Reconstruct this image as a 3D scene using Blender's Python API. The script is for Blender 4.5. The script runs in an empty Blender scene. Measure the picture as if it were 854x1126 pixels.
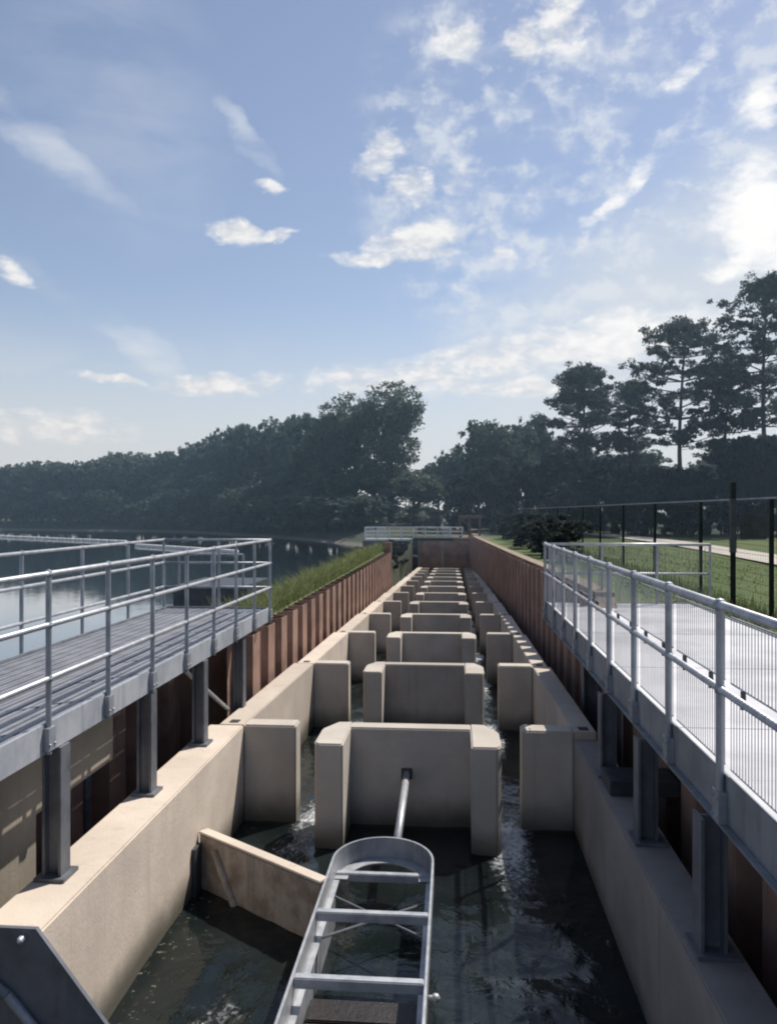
import bpy, bmesh, math, random
import numpy as np
from mathutils import Vector, Matrix, noise

R = math.radians
rng = random.Random(7)
nrg = np.random.default_rng(11)
sc = bpy.context.scene
COL = sc.collection

# ------------------------------------------------------------------ camera
F, CX, CY, EYE = 870.0, 427.0, 563.0, 1.6
YAW = math.atan(71 / 870)
CT, ST = math.cos(YAW), math.sin(YAW)
cd = bpy.data.cameras.new('camera'); cam = bpy.data.objects.new('camera', cd); COL.objects.link(cam)
cam.location = (0, 0, EYE); cam.rotation_euler = (R(90), 0, YAW)
cd.sensor_fit = 'VERTICAL'; cd.sensor_height = 36; cd.lens = 36 * F / 1126
cd.clip_end = 6000; cd.clip_start = 0.05
sc.camera = cam
sc.cycles.pixel_filter_type = 'BLACKMAN_HARRIS'; sc.cycles.filter_width = 2.1
sc.view_settings.view_transform = 'Standard'; sc.view_settings.look = 'None'
sc.view_settings.exposure = 0; sc.view_settings.gamma = 1

def ground_at(px, d):                       # plan position of a bearing and a distance
    u = (px - CX) / F * d
    return u * CT - d * ST, u * ST + d * CT
def top_at(py, d): return EYE + (CY - py) * d / F

# ------------------------------------------------------------------ node helper
class NT:
    def __init__(s, tree): s.t = tree; s.n = tree.nodes; s.l = tree.links
    def node(s, typ, **kw):
        n = s.n.new(typ)
        for k, v in kw.items(): setattr(n, k, v)
        return n
    def put(s, sock, v):
        if isinstance(v, bpy.types.NodeSocket): s.l.new(v, sock)
        elif v is not None: sock.default_value = v
    def m(s, op, a, b=None, c=None, clamp=False):
        n = s.node('ShaderNodeMath', operation=op, use_clamp=clamp)
        for i, v in enumerate((a, b, c)):
            if v is not None: s.put(n.inputs[i], v)
        return n.outputs[0]
    def mix(s, f, a, b, blend='MIX'):
        n = s.node('ShaderNodeMix', data_type='RGBA', blend_type=blend)
        s.put(n.inputs[0], f); s.put(n.inputs[6], a); s.put(n.inputs[7], b)
        return n.outputs[2]
    def noise(s, vec, scale, detail=4, rough=.55, dist=0):
        n = s.node('ShaderNodeTexNoise'); s.put(n.inputs['Vector'], vec)
        n.inputs['Scale'].default_value = scale; n.inputs['Detail'].default_value = detail
        n.inputs['Roughness'].default_value = rough; n.inputs['Distortion'].default_value = dist
        return n.outputs['Fac'], n.outputs['Color']
    def ramp(s, f, a, b, lo=0., hi=1.):
        n = s.node('ShaderNodeMapRange', interpolation_type='SMOOTHSTEP')
        s.put(n.inputs[0], f)
        for i, v in enumerate((a, b, lo, hi)): n.inputs[i + 1].default_value = v
        return n.outputs[0]
    def mapping(s, vec, scale=(1, 1, 1), loc=(0, 0, 0)):
        n = s.node('ShaderNodeMapping'); s.put(n.inputs[0], vec)
        n.inputs['Scale'].default_value = scale; n.inputs['Location'].default_value = loc
        return n.outputs[0]
    def bump(s, h, strength=.3, dist=.02, normal=None):
        n = s.node('ShaderNodeBump'); s.put(n.inputs['Height'], h)
        n.inputs['Strength'].default_value = strength; n.inputs['Distance'].default_value = dist
        if normal is not None: s.put(n.inputs['Normal'], normal)
        return n.outputs[0]
    def xyz(s, v):
        n = s.node('ShaderNodeSeparateXYZ'); s.put(n.inputs[0], v); return n.outputs
    def comb(s, x, y, z):
        n = s.node('ShaderNodeCombineXYZ')
        for i, v in enumerate((x, y, z)): s.put(n.inputs[i], v)
        return n.outputs[0]

def rgba(c): return (c[0], c[1], c[2], 1)
def material(name):
    m = bpy.data.materials.new(name); m.use_nodes = True
    t = NT(m.node_tree); b = m.node_tree.nodes['Principled BSDF']
    return m, t, b
def pos(t): return t.node('ShaderNodeNewGeometry').outputs['Position']

def simple(name, c1, c2, scale=3, rough=.6, metal=0, bump=.15, bscale=None, spec=.5, streak=False):
    m, t, b = material(name)
    p = pos(t)
    f, _ = t.noise(p, scale, 6, .6)
    col = t.mix(t.ramp(f, .35, .68), rgba(c1), rgba(c2))
    if streak:
        g, _ = t.noise(t.mapping(p, (9, 9, .6)), 1.2, 5, .6)
        col = t.mix(t.ramp(g, .5, .75, 0, .6), col, rgba([v * .45 for v in c1]))
    t.put(b.inputs['Base Color'], col)
    b.inputs['Roughness'].default_value = rough; b.inputs['Metallic'].default_value = metal
    b.inputs['Specular IOR Level'].default_value = spec
    if bump:
        g, _ = t.noise(p, bscale or scale * 8, 5, .65)
        t.put(b.inputs['Normal'], t.bump(g, bump, .02))
    return m

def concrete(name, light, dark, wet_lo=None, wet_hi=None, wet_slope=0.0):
    """cast concrete: blotches, run-off streaks, pores, and a damp wet band above the water"""
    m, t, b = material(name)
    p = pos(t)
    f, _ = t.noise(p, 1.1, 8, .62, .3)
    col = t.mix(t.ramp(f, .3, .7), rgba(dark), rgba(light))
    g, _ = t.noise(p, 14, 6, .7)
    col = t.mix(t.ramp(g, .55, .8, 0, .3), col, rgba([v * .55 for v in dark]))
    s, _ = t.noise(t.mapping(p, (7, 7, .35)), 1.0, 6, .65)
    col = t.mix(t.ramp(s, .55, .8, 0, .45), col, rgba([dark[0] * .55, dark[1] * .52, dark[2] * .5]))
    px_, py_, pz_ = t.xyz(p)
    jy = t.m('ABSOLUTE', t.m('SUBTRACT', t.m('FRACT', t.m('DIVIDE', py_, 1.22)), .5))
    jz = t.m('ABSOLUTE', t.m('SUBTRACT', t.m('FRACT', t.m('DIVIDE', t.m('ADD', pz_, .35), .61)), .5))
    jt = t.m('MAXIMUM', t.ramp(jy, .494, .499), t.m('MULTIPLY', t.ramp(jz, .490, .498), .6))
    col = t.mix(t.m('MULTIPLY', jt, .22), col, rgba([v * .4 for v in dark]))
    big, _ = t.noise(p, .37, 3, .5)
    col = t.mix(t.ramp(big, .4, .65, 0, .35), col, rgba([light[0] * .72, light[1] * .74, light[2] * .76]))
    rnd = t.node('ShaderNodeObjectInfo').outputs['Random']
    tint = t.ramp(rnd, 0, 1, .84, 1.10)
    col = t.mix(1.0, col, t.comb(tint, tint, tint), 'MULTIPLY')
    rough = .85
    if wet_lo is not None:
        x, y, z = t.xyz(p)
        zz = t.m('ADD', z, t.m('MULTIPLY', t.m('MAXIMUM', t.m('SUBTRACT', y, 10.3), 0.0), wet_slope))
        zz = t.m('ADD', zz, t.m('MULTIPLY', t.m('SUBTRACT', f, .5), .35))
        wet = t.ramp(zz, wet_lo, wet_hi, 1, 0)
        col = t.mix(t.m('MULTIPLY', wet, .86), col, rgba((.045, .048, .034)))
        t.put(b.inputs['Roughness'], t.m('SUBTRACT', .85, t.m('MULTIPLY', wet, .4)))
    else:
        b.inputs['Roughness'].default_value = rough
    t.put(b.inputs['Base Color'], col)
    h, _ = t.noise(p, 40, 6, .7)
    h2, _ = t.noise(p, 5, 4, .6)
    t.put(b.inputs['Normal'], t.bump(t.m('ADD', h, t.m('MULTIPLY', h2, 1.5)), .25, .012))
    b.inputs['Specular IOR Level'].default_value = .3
    return m

M = {}
M['concrete'] = concrete('tan_concrete', (.585, .505, .42), (.47, .40, .335), -2.46, -2.06, .035)
M['concrete_baffle'] = concrete('grey_concrete', (.52, .465, .405), (.39, .35, .305), -2.52, -2.0, .035)
M['concrete_shade'] = concrete('shade_grey_concrete', (.34, .308, .28), (.24, .218, .20), -2.6, -2.2, .035)  # darker concrete copy; the right wall's shade is put into its colour
M['concrete_plain'] = concrete('bare_concrete', (.36, .315, .25), (.25, .22, .175))
M['galv'] = simple('galvanised_steel', (.47, .48, .50), (.33, .345, .37), 9, .45, .45, .06, 60)
M['galv_dull'] = simple('weathered_galvanised_steel', (.36, .38, .41), (.24, .26, .29), 4, .5, .45, .1, 40, streak=True)
M['steel_dark'] = simple('dark_painted_steel', (.062, .068, .078), (.035, .04, .048), 5, .5, .2, .1, 40)
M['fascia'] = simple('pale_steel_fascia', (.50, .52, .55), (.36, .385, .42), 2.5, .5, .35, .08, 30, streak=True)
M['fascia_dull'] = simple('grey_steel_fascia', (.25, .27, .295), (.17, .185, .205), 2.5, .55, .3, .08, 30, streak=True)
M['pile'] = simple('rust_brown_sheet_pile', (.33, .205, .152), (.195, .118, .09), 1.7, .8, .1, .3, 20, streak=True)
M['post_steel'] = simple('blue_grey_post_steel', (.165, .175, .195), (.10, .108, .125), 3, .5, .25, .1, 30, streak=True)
M['pile_shade'] = simple('shaded_brown_sheet_pile', (.30, .185, .138), (.19, .118, .09), 1.7, .8, .1, .3, 20, streak=True)  # slightly darker pile copy, shade of the right piling painted in
M['pile_cap'] = simple('pile_cap_soil', (.28, .22, .16), (.19, .15, .11), 3, .9, 0, .4, 20)
M['grating'] = simple('grey_grating', (.29, .295, .315), (.20, .205, .225), 3, .42, .25, .15, 60)
M['pale_deck'] = simple('pale_deck', (.58, .58, .595), (.41, .41, .43), .8, .75, 0, .12, 60)
M['timber'] = simple('wet_timber', (.016, .012, .010), (.009, .007, .006), 5, .4, 0, .4, 30)
M['board'] = simple('stained_board', (.47, .41, .345), (.27, .215, .165), 4.5, .85, 0, .3, 30, streak=True)
M['fence'] = simple('dark_green_fence', (.018, .024, .022), (.010, .014, .013), 5, .5, .1, 0)
M['white_rail'] = simple('pale_painted_rail', (.62, .63, .64), (.5, .51, .52), 5, .5, 0, 0)
M['bolt'] = simple('bright_bolt', (.8, .8, .8), (.65, .65, .66), 20, .3, .5, 0)
M['float'] = simple('pale_float', (.62, .62, .6), (.45, .45, .44), 5, .6, 0, 0)
M['hut'] = simple('red_brown_frame', (.13, .08, .07), (.08, .05, .045), 4, .7, 0, .1)
M['recess'] = simple('recess_shade', (.05, .045, .04), (.03, .028, .025), 8, .9, 0, 0)
M['bark'] = simple('bark', (.07, .055, .05), (.035, .03, .028), 4, .9, 0, .3)

def leaf_mat(name, c1, c2, c3):
    m, t, b = material(name)
    p = pos(t)
    f, _ = t.noise(p, .45, 4, .6)
    g, _ = t.noise(p, 3.5, 3, .6)
    col = t.mix(t.ramp(f, .38, .62), rgba(c1), rgba(c2))
    col = t.mix(t.ramp(g, .5, .75, 0, .7), col, rgba(c3))
    t.put(b.inputs['Base Color'], col); b.inputs['Roughness'].default_value = .7
    b.inputs['Specular IOR Level'].default_value = .2
    tr = t.node('ShaderNodeBsdfTranslucent'); t.put(tr.inputs[0], t.mix(.5, col, rgba([v * 1.2 for v in c2])))
    mx = t.node('ShaderNodeMixShader'); mx.inputs[0].default_value = .38
    t.l.new(b.outputs[0], mx.inputs[1]); t.l.new(tr.outputs[0], mx.inputs[2])
    t.l.new(mx.outputs[0], t.n['Material Output'].inputs[0])
    return m
M['leaf_far'] = leaf_mat('far_foliage', (.078, .116, .092), (.055, .086, .074), (.110, .150, .104))
M['leaf_mid'] = leaf_mat('broadleaf_foliage', (.072, .108, .076), (.050, .078, .060), (.10, .142, .086))
M['leaf_willow'] = leaf_mat('grey_green_foliage', (.105, .138, .102), (.075, .102, .082), (.14, .17, .115))
M['leaf_pine'] = leaf_mat('pine_needles', (.066, .090, .074), (.044, .062, .056), (.088, .114, .080))
M['leaf_dark'] = leaf_mat('dark_undergrowth', (.044, .058, .056), (.030, .042, .042), (.06, .075, .064))
M['grass'] = leaf_mat('long_grass', (.22, .24, .10), (.14, .175, .07), (.36, .33, .18))

# ------------------------------------------------------------------ mesh builder
ORG = {}
class MB:
    def __init__(s): s.v = []; s.f = []
    def add(s, vs, fs):
        o = len(s.v); s.v += [tuple(v) for v in vs]; s.f += [tuple(i + o for i in f) for f in fs]; return s
    def box(s, x0, x1, y0, y1, z0, z1):
        return s.add([(x0, y0, z0), (x1, y0, z0), (x1, y1, z0), (x0, y1, z0), (x0, y0, z1), (x1, y0, z1), (x1, y1, z1), (x0, y1, z1)],
                     [(3, 2, 1, 0), (4, 5, 6, 7), (0, 1, 5, 4), (1, 2, 6, 5), (2, 3, 7, 6), (3, 0, 4, 7)])
    def prism(s, pts, z0, z1):               # pts counter-clockwise in plan; z may be per-point lists
        n = len(pts)
        lo = z0 if isinstance(z0, (list, tuple)) else [z0] * n
        hi = z1 if isinstance(z1, (list, tuple)) else [z1] * n
        vs = [(p[0], p[1], lo[i]) for i, p in enumerate(pts)] + [(p[0], p[1], hi[i]) for i, p in enumerate(pts)]
        fs = [tuple(reversed(range(n))), tuple(range(n, 2 * n))]
        fs += [(i, (i + 1) % n, n + (i + 1) % n, n + i) for i in range(n)]
        return s.add(vs, fs)
    def tube(s, a, b, r, n=10, r2=None, cap=True):
        a = Vector(a); b = Vector(b); d = (b - a).normalized()
        up = Vector((0, 0, 1)) if abs(d.z) < .95 else Vector((1, 0, 0))
        x = d.cross(up).normalized(); y = d.cross(x)
        r2 = r if r2 is None else r2
        vs = []
        for c, rr in ((a, r), (b, r2)):
            for i in range(n):
                t = 2 * math.pi * i / n
                vs.append(c + x * math.cos(t) * rr + y * math.sin(t) * rr)
        fs = [(i, i + n, (i + 1) % n + n, (i + 1) % n) for i in range(n)]
        if cap: fs += [tuple(range(n)), tuple(reversed(range(n, 2 * n)))]
        return s.add(vs, fs)
    def path(s, pts, r, n=8):
        for a, b in zip(pts, pts[1:]): s.tube(a, b, r, n)
        return s
    def ball(s, c, r, n=8):
        c = Vector(c); vs = [c + Vector((0, 0, r))]; fs = []
        k = n // 2
        for j in range(1, k):
            ph = math.pi * j / k
            for i in range(n):
                t = 2 * math.pi * i / n
                vs.append(c + Vector((math.sin(ph) * math.cos(t), math.sin(ph) * math.sin(t), math.cos(ph))) * r)
        vs.append(c - Vector((0, 0, r))); L = len(vs) - 1
        for i in range(n): fs.append((0, 1 + i, 1 + (i + 1) % n))
        for j in range(k - 2):
            for i in range(n):
                a = 1 + j * n + i; b = 1 + j * n + (i + 1) % n
                fs.append((a, a + n, b + n, b))
        b0 = 1 + (k - 2) * n
        for i in range(n): fs.append((b0 + i, L, b0 + (i + 1) % n))
        return s.add(vs, fs)
    def hbeam(s, x, y, z0, z1, w=.2, d=.2, t=.022):       # flanges face +-x
        s.box(x - d / 2, x - d / 2 + t, y - w / 2, y + w / 2, z0, z1)
        s.box(x + d / 2 - t, x + d / 2, y - w / 2, y + w / 2, z0, z1)
        s.box(x - d / 2 + t, x + d / 2 - t, y - t / 2, y + t / 2, z0, z1)
        return s
    def build(s, name, mat, parent=None, bevel=0, smooth=False, origin=None):
        o = ORG.get(parent.name, Vector((0, 0, 0))) if parent is not None else Vector(origin or (0, 0, 0))
        me = bpy.data.meshes.new(name)
        me.from_pydata([(v[0] - o.x, v[1] - o.y, v[2] - o.z) for v in s.v], [], s.f)
        me.update()
        if bevel:
            bm = bmesh.new(); bm.from_mesh(me)
            ed = [e for e in bm.edges if len(e.link_faces) == 2 and e.calc_face_angle(0) > .5]
            bmesh.ops.bevel(bm, geom=ed, offset=bevel, segments=2, affect='EDGES', clamp_overlap=True)
            bm.to_mesh(me); bm.free()
        if smooth:
            for p in me.polygons: p.use_smooth = True
        me.materials.append(M[mat] if isinstance(mat, str) else mat)
        ob = bpy.data.objects.new(name, me); COL.objects.link(ob)
        if parent is not None: ob.parent = parent
        else: ob.location = o
        ORG[ob.name] = o
        return ob

def thing(name, label, cat, loc=(0, 0, 0), group=None):
    o = bpy.data.objects.new(name, None); COL.objects.link(o); o.location = loc
    o.empty_display_size = .3
    o['label'] = label; o['category'] = cat
    if group: o['group'] = group
    ORG[o.name] = Vector(loc)
    return o
def tag(o, label, cat, group=None):
    o['label'] = label; o['category'] = cat
    if group: o['group'] = group
    return o
def kind(o, k): o['kind'] = k; return o
def copy_tree(o, parent=None):
    c = o.copy(); COL.objects.link(c); ORG[c.name] = ORG.get(o.name, Vector((0, 0, 0)))
    if parent is not None: c.parent = parent
    for ch in list(o.children): copy_tree(ch, c)
    return c

# ------------------------------------------------------------------ dimensions of the fish pass
XL, XR = -2.76, 1.54            # inner faces of the channel
CX0 = (XL + XR) / 2
B0, PITCH, DROP, NB = 10.3, 5.25, .184, 12
ZW, ZWATER = -1.22, -2.48
SL = DROP / PITCH
YEND = B0 + PITCH * (NB - 1) + 3.4
def ztop(y): return ZW - SL * max(0, y - B0)
def xpile(y):                   # line of the right-hand sheet piling
    return 2.5 if y < 20 else 2.5 - .8 * min(1, (y - 20) / 50)
LAKE = -1.5
XBL = -3.62                     # line of the left-hand sheet piling (back)

# ------------------------------------------------------------------ ground
SHORE = [(-400, 175), (-200, 152), (-77, 131), (-43, 120), (-21, 94), (-8, 71), (-5, 70), (0, 60)]
def shore_y(x):
    return float(np.interp(x, [p[0] for p in SHORE], [p[1] for p in SHORE]))
def hgt(x, y, side):
    if side == 'chan': return -6.5 if y < YEND + .2 else -.75
    if side == 'right':
        return -.6 + max(0, min(1.2, (y - 90) * .012)) + .05 * noise.noise(Vector((x * .2, y * .2, 0)))
    sy = shore_y(x)
    far = y - sy
    zl = -3.4 if far < -6 else min(-.2, -1.62 + far * .17 + .1 * noise.noise(Vector((x * .15, y * .15, 3))))
    zl += max(0, min(2.5, (far - 8) * .03)) if far > 8 else 0
    if x > -12 and 13 <= y < YEND + .2:
        if y < 43: zb = float(np.interp(x, [-12, -7.2, -6.2, -4.6, -3.7], [-3.4, -2.4, -1.75, -.78, -.5]))
        else: zb = float(np.interp(x, [-12, -8, -6.6, -5.2, -4.2, -3.5], [-3.4, -2.4, -1.6, -1.25, -2.9, -4.2]))
        zl = max(zl, zb)
    elif x > -12 and y < 13:
        zl = -6.5 if x > -4.7 else -3.4
    return zl
def build_ground():
    lx = [-4000, -1200, -500, -300, -220, -160, -120, -95, -75, -60, -48, -38, -30, -24, -19, -15, -12, -10, -8.6, -7.6, -6.9, -6.2, -5.6, -5.1, -4.75, -4.68, -4.2, -3.8, XBL]
    rx = [.16, .6, 1.2, 2, 3, 4, 6, 8, 10, 13, 16, 20, 26, 34, 44, 60, 80, 110, 160, 250, 400, 1000, 4000]
    ys = [-400, -60, -10, 0, 6, 12.9, 13.0, 15, 18, 22, 26, 30, 34, 38, 42, 42.9, 43, 47, 52, 57, 62, 66, 69, YEND + .19, YEND + .2, 74, 77, 80, 84, 88, 92, 96, 100, 105, 110, 115, 120, 125, 130, 135, 140, 150, 160, 180, 210, 260, 350, 600, 1200, 2500, 4500]
    v, f = [], []
    W = None
    for y in ys:
        row = [(x, y, hgt(x, y, 'left')) for x in lx]
        row += [(XBL + .02, y, hgt(0, y, 'chan')), (xpile(y) + .12, y, hgt(0, y, 'chan'))]
        row += [(xpile(y) + d, y, hgt(xpile(y) + d, y, 'right')) for d in rx]
        W = len(row); v += row
    for j in range(len(ys) - 1):
        for i in range(W - 1):
            a = j * W + i; f.append((a, a + 1, a + W + 1, a + W))
    m, t, b = material('ground')
    p = pos(t); x, y, z = t.xyz(p)
    n1, _ = t.noise(p, .6, 7, .65); n2, _ = t.noise(p, 9, 5, .7); n3, _ = t.noise(p, .06, 4, .6)
    g = t.mix(t.ramp(n1, .35, .65), rgba((.09, .128, .052)), rgba((.135, .170, .072)))
    g = t.mix(t.ramp(n3, .45, .7, 0, .5), g, rgba((.14, .145, .06)))
    g = t.mix(t.ramp(n2, .5, .8, 0, .6), g, rgba((.04, .06, .02)))
    soil = t.mix(t.ramp(n2, .35, .7), rgba((.21, .165, .125)), rgba((.14, .105, .078)))
    ws = t.m('ADD', x, t.m('MULTIPLY', n1, 2.4))
    ws = t.m('ADD', ws, t.ramp(y, 14, 19, 0, 3.3))
    near = t.m('MULTIPLY', t.ramp(ws, 6.6, 7.4, 1, 0), t.ramp(x, -1, 1, 0, 1))
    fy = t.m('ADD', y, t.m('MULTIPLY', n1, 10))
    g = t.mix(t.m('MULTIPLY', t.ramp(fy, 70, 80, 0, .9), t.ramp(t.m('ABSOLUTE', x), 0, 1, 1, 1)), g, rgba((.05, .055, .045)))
    low = t.ramp(z, -1.45, -1.15, 1, 0)
    c = t.mix(near, g, soil)
    darkened = t.m('MULTIPLY', t.m('MULTIPLY', t.ramp(y, 42.5, 43.5), t.ramp(y, 74, 76, 1, 0)), t.m('MULTIPLY', t.ramp(x, -6.4, -5.8), t.ramp(x, -.2, .2, 1, 0)))
    c = t.mix(low, c, rgba((.15, .14, .12)))
    c = t.mix(t.m('MULTIPLY', darkened, .92), c, rgba((.035, .042, .028)))  # dark green tone over the slope past the left piling
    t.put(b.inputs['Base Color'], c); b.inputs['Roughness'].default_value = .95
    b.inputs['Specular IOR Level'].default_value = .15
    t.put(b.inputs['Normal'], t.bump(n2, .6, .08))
    mb = MB(); mb.v = v; mb.f = f
    kind(mb.build('ground', m), 'structure')
build_ground()

# pale footpath across the grass beyond the security fence
pm = simple('pale_path', (.55, .51, .45), (.44, .40, .35), 1.5, .95, 0, .3, 15)
mb = MB(); cl = [(13.5, 18), (14.0, 28), (14.6, 38), (15.2, 48), (15.4, 58), (15.0, 70), (13.5, 85), (10, 98)]
vs = []
for (x, y) in cl:
    for dx in (-1.3, 1.4): vs.append((x + dx, y, hgt(x + dx, y, 'right') + .06))
mb.add(vs, [(2 * i, 2 * i + 1, 2 * i + 3, 2 * i + 2) for i in range(len(cl) - 1)])
kind(mb.build('path', pm), 'structure')

# ------------------------------------------------------------------ water
def water_mat(name, deep, scale_a, scale_b, strength, foam_glint=False, rough=.04):
    m, t, b = material(name)
    p = pos(t); x, y, z = t.xyz(p)
    n0, _ = t.noise(p, .8, 5, .6)
    col = t.mix(t.ramp(n0, .35, .7), rgba(deep), rgba([v * 1.8 + .004 for v in deep]))
    a, _ = t.noise(t.mapping(p, (1, .55, 1)), scale_a, 3, .5, .6)
    c, _ = t.noise(p, scale_b, 4, .6, .4)
    h = t.m('ADD', a, t.m('MULTIPLY', c, .35))
    b.inputs['Roughness'].default_value = rough
    b.inputs['IOR'].default_value = 1.333
    if foam_glint:
        ny = t.m('FRACT', t.m('DIVIDE', t.m('SUBTRACT', y, B0 - PITCH), PITCH))
        wob = t.m('MULTIPLY', t.m('SUBTRACT', n0, .5), .5)
        tot = None
        for xs, wk in ((CX0 - 1.30, .5), (CX0 + 1.30, 1.0)):
            dx = t.m('ABSOLUTE', t.m('SUBTRACT', t.m('ADD', x, wob), xs))
            lane = t.ramp(dx, .05, .46, 1, 0)
            strong = t.m('MULTIPLY', lane, t.m('ADD', t.ramp(ny, .0, .4, 1, .1), t.ramp(ny, .45, 1, 0, wk)))  # white lanes: slot foam plus sun glitter put into the colour
            tot = strong if tot is None else t.m('MAXIMUM', tot, strong)
        fn, _ = t.noise(t.mapping(p, (1.6, .9, 1)), 9, 7, .72, .8)
        fm = t.ramp(t.m('ADD', fn, t.m('MULTIPLY', tot, .42)), .66, .98)
        fm = t.m('MULTIPLY', fm, t.m('MINIMUM', t.m('MULTIPLY', tot, 2.5), 1.0))
        # scum along the left wall of the near pool
        e = t.ramp(t.m('SUBTRACT', x, XL), .05, .7, 1, 0)
        sn, _ = t.noise(p, 16, 5, .7)
        sm = t.m('MULTIPLY', t.ramp(t.m('ADD', sn, t.m('MULTIPLY', e, .09)), .67, .78), e)
        col = t.mix(fm, col, rgba((.58, .61, .63)))
        col = t.mix(t.m('MULTIPLY', sm, .75), col, rgba((.22, .20, .13)))
        t.put(b.inputs['Roughness'], t.m('ADD', rough, t.m('MULTIPLY', t.m('MAXIMUM', fm, sm), .5)))
        h = t.m('ADD', h, t.m('MULTIPLY', fm, .4))
    t.put(b.inputs['Base Color'], col)
    t.put(b.inputs['Normal'], t.bump(h, strength, .06))
    return m
wm = water_mat('channel_water', (.0055, .0085, .0085), 1.5, 4.6, .55, True)
def wave(x, y):
    a = noise.noise(Vector((x * 1.3, y * .9, 0))) * .020 + noise.noise(Vector((x * 3.4, y * 2.6, 5))) * .010
    a += noise.noise(Vector((x * 8, y * 7, 9))) * .0045
    lane = max(math.exp(-((x - CX0 - 1.3) / .45) ** 2), math.exp(-((x - CX0 + 1.3) / .4) ** 2))
    return a * (1 + 1.3 * lane)
mb = MB()
xs = np.linspace(XL - .03, XR + .03, 76)
ylist = list(np.arange(3.0, 10.2, .06))
for k in range(NB):
    y = B0 + PITCH * k
    st = .12 if k < 2 else .6
    ylist += [y + .0, y + .35] + list(np.arange(y + .5, y + PITCH - .15, st))
ylist = sorted(ylist + [-3.0]); ylist = [y for y in ylist if y < YEND + .3]
def zwater(y):
    k = 0 if y < B0 else int((y - B0) / PITCH + 1e-6) + 1
    z = ZWATER - DROP * k
    if k > 0:
        fr = (y - B0 - PITCH * (k - 1))
        if fr < .35: z += DROP * (1 - fr / .35)
    return z
for y in ylist:
    for x in xs: mb.v.append((x, y, zwater(y) + wave(x, y)))
n = len(xs)
mb.f = [(j * n + i, j * n + i + 1, (j + 1) * n + i + 1, (j + 1) * n + i) for j in range(len(ylist) - 1) for i in range(n - 1)]
kind(mb.build('channel_water', wm, smooth=True), 'structure')

lm = water_mat('lake_water', (.012, .018, .020), .55, 3.0, .10, rough=.03)
lt = NT(lm.node_tree); gl = lt.node('ShaderNodeBsdfGlossy'); gl.inputs['Roughness'].default_value = .03; gl.inputs['Color'].default_value = (.95, .97, 1, 1)
pb = lm.node_tree.nodes['Principled BSDF']; lt.l.new(pb.inputs['Normal'].links[0].from_socket, gl.inputs['Normal'])
mxs = lt.node('ShaderNodeMixShader'); lw = lt.node('ShaderNodeFresnel'); lw.inputs[0].default_value = 3.2
lt.l.new(lw.outputs[0], mxs.inputs[0]); lt.l.new(pb.outputs[0], mxs.inputs[1]); lt.l.new(gl.outputs[0], mxs.inputs[2]); lt.l.new(mxs.outputs[0], lt.n['Material Output'].inputs[0])
mb = MB(); mb.add([(-600, -200, LAKE), (-4.76, -200, LAKE), (-4.76, 200, LAKE), (-600, 200, LAKE)], [(0, 1, 2, 3)])
lm.node_tree.nodes['Principled BSDF'].inputs['IOR'].default_value = 1.5
lm.node_tree.nodes['Principled BSDF'].inputs['Metallic'].default_value = .0
kind(mb.build('lake_water', lm), 'structure')

# ------------------------------------------------------------------ channel walls and baffles
def channel_wall(side):
    s = -1 if side == 'left' else 1
    xi = XL if s < 0 else XR
    lab = ('sunlit tan concrete channel wall on the left of the stepped pools' if s < 0
           else 'shaded grey concrete channel wall on the right below the white deck')
    t = thing('channel_wall', lab, 'wall', (xi, 0, -6))
    zn = ZW if s < 0 else ZW - .09
    w0 = .46 if s < 0 else .36
    def pr(mb, a, b_, y0, y1, z0, ha, hb):
        pts = [(a[0], y0), (b_[0], y0), (b_[1], y1), (a[1], y1)]
        mb.prism(pts, z0, [ha, ha, hb, hb])
    mb = MB()
    lo, hi = sorted((xi, xi + s * w0))
    mb.box(lo, hi, 5.0 if s < 0 else 1.0, B0 - .02, -6, zn)
    if s < 0: mb.box(lo - 2, hi, 4.55, 4.99, -6, zn)
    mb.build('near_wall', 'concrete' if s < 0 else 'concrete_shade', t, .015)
    for k in range(NB):
        y0 = B0 + PITCH * k; y1 = y0 + PITCH - .02
        if k == NB - 1: y1 = YEND - .02
        w = (.34, .40) if s < 0 else (.29, .34)
        mb = MB()
        if s < 0: pr(mb, (xi - w[0], xi - w[1]), (xi, xi), y0, y1, -6, ztop(y0), ztop(y1))
        else: pr(mb, (xi, xi), (xi + w[0], xi + w[1]), y0, y1, -6, ztop(y0), ztop(y1))
        sec = mb.build('wall_section', 'concrete', t, .012)
        if k < 5:
            mb = MB(); xc = xi + s * w[0] * .5
            mb.box(xc - .06, xc + .06, y0 + .10, y0 + .24, ztop(y0) - .02, ztop(y0) + .004)
            mb.build('lifting_recess', 'recess', sec)  # flat dark box; the hollow's shade is put into its colour
        # the short fin that narrows the channel beside each slot
        mb = MB()
        fin = .70 if s < 0 else .66
        x0, x1 = (xi + .003, xi + fin) if s < 0 else (xi - fin, xi - .003)
        mb.box(x0, x1, y0 - .02, y0 + .30, -6, ztop(y0) + .006)
        mb.build('fin', 'concrete_baffle', t, .02)
    return t
channel_wall('left'); channel_wall('right')

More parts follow.
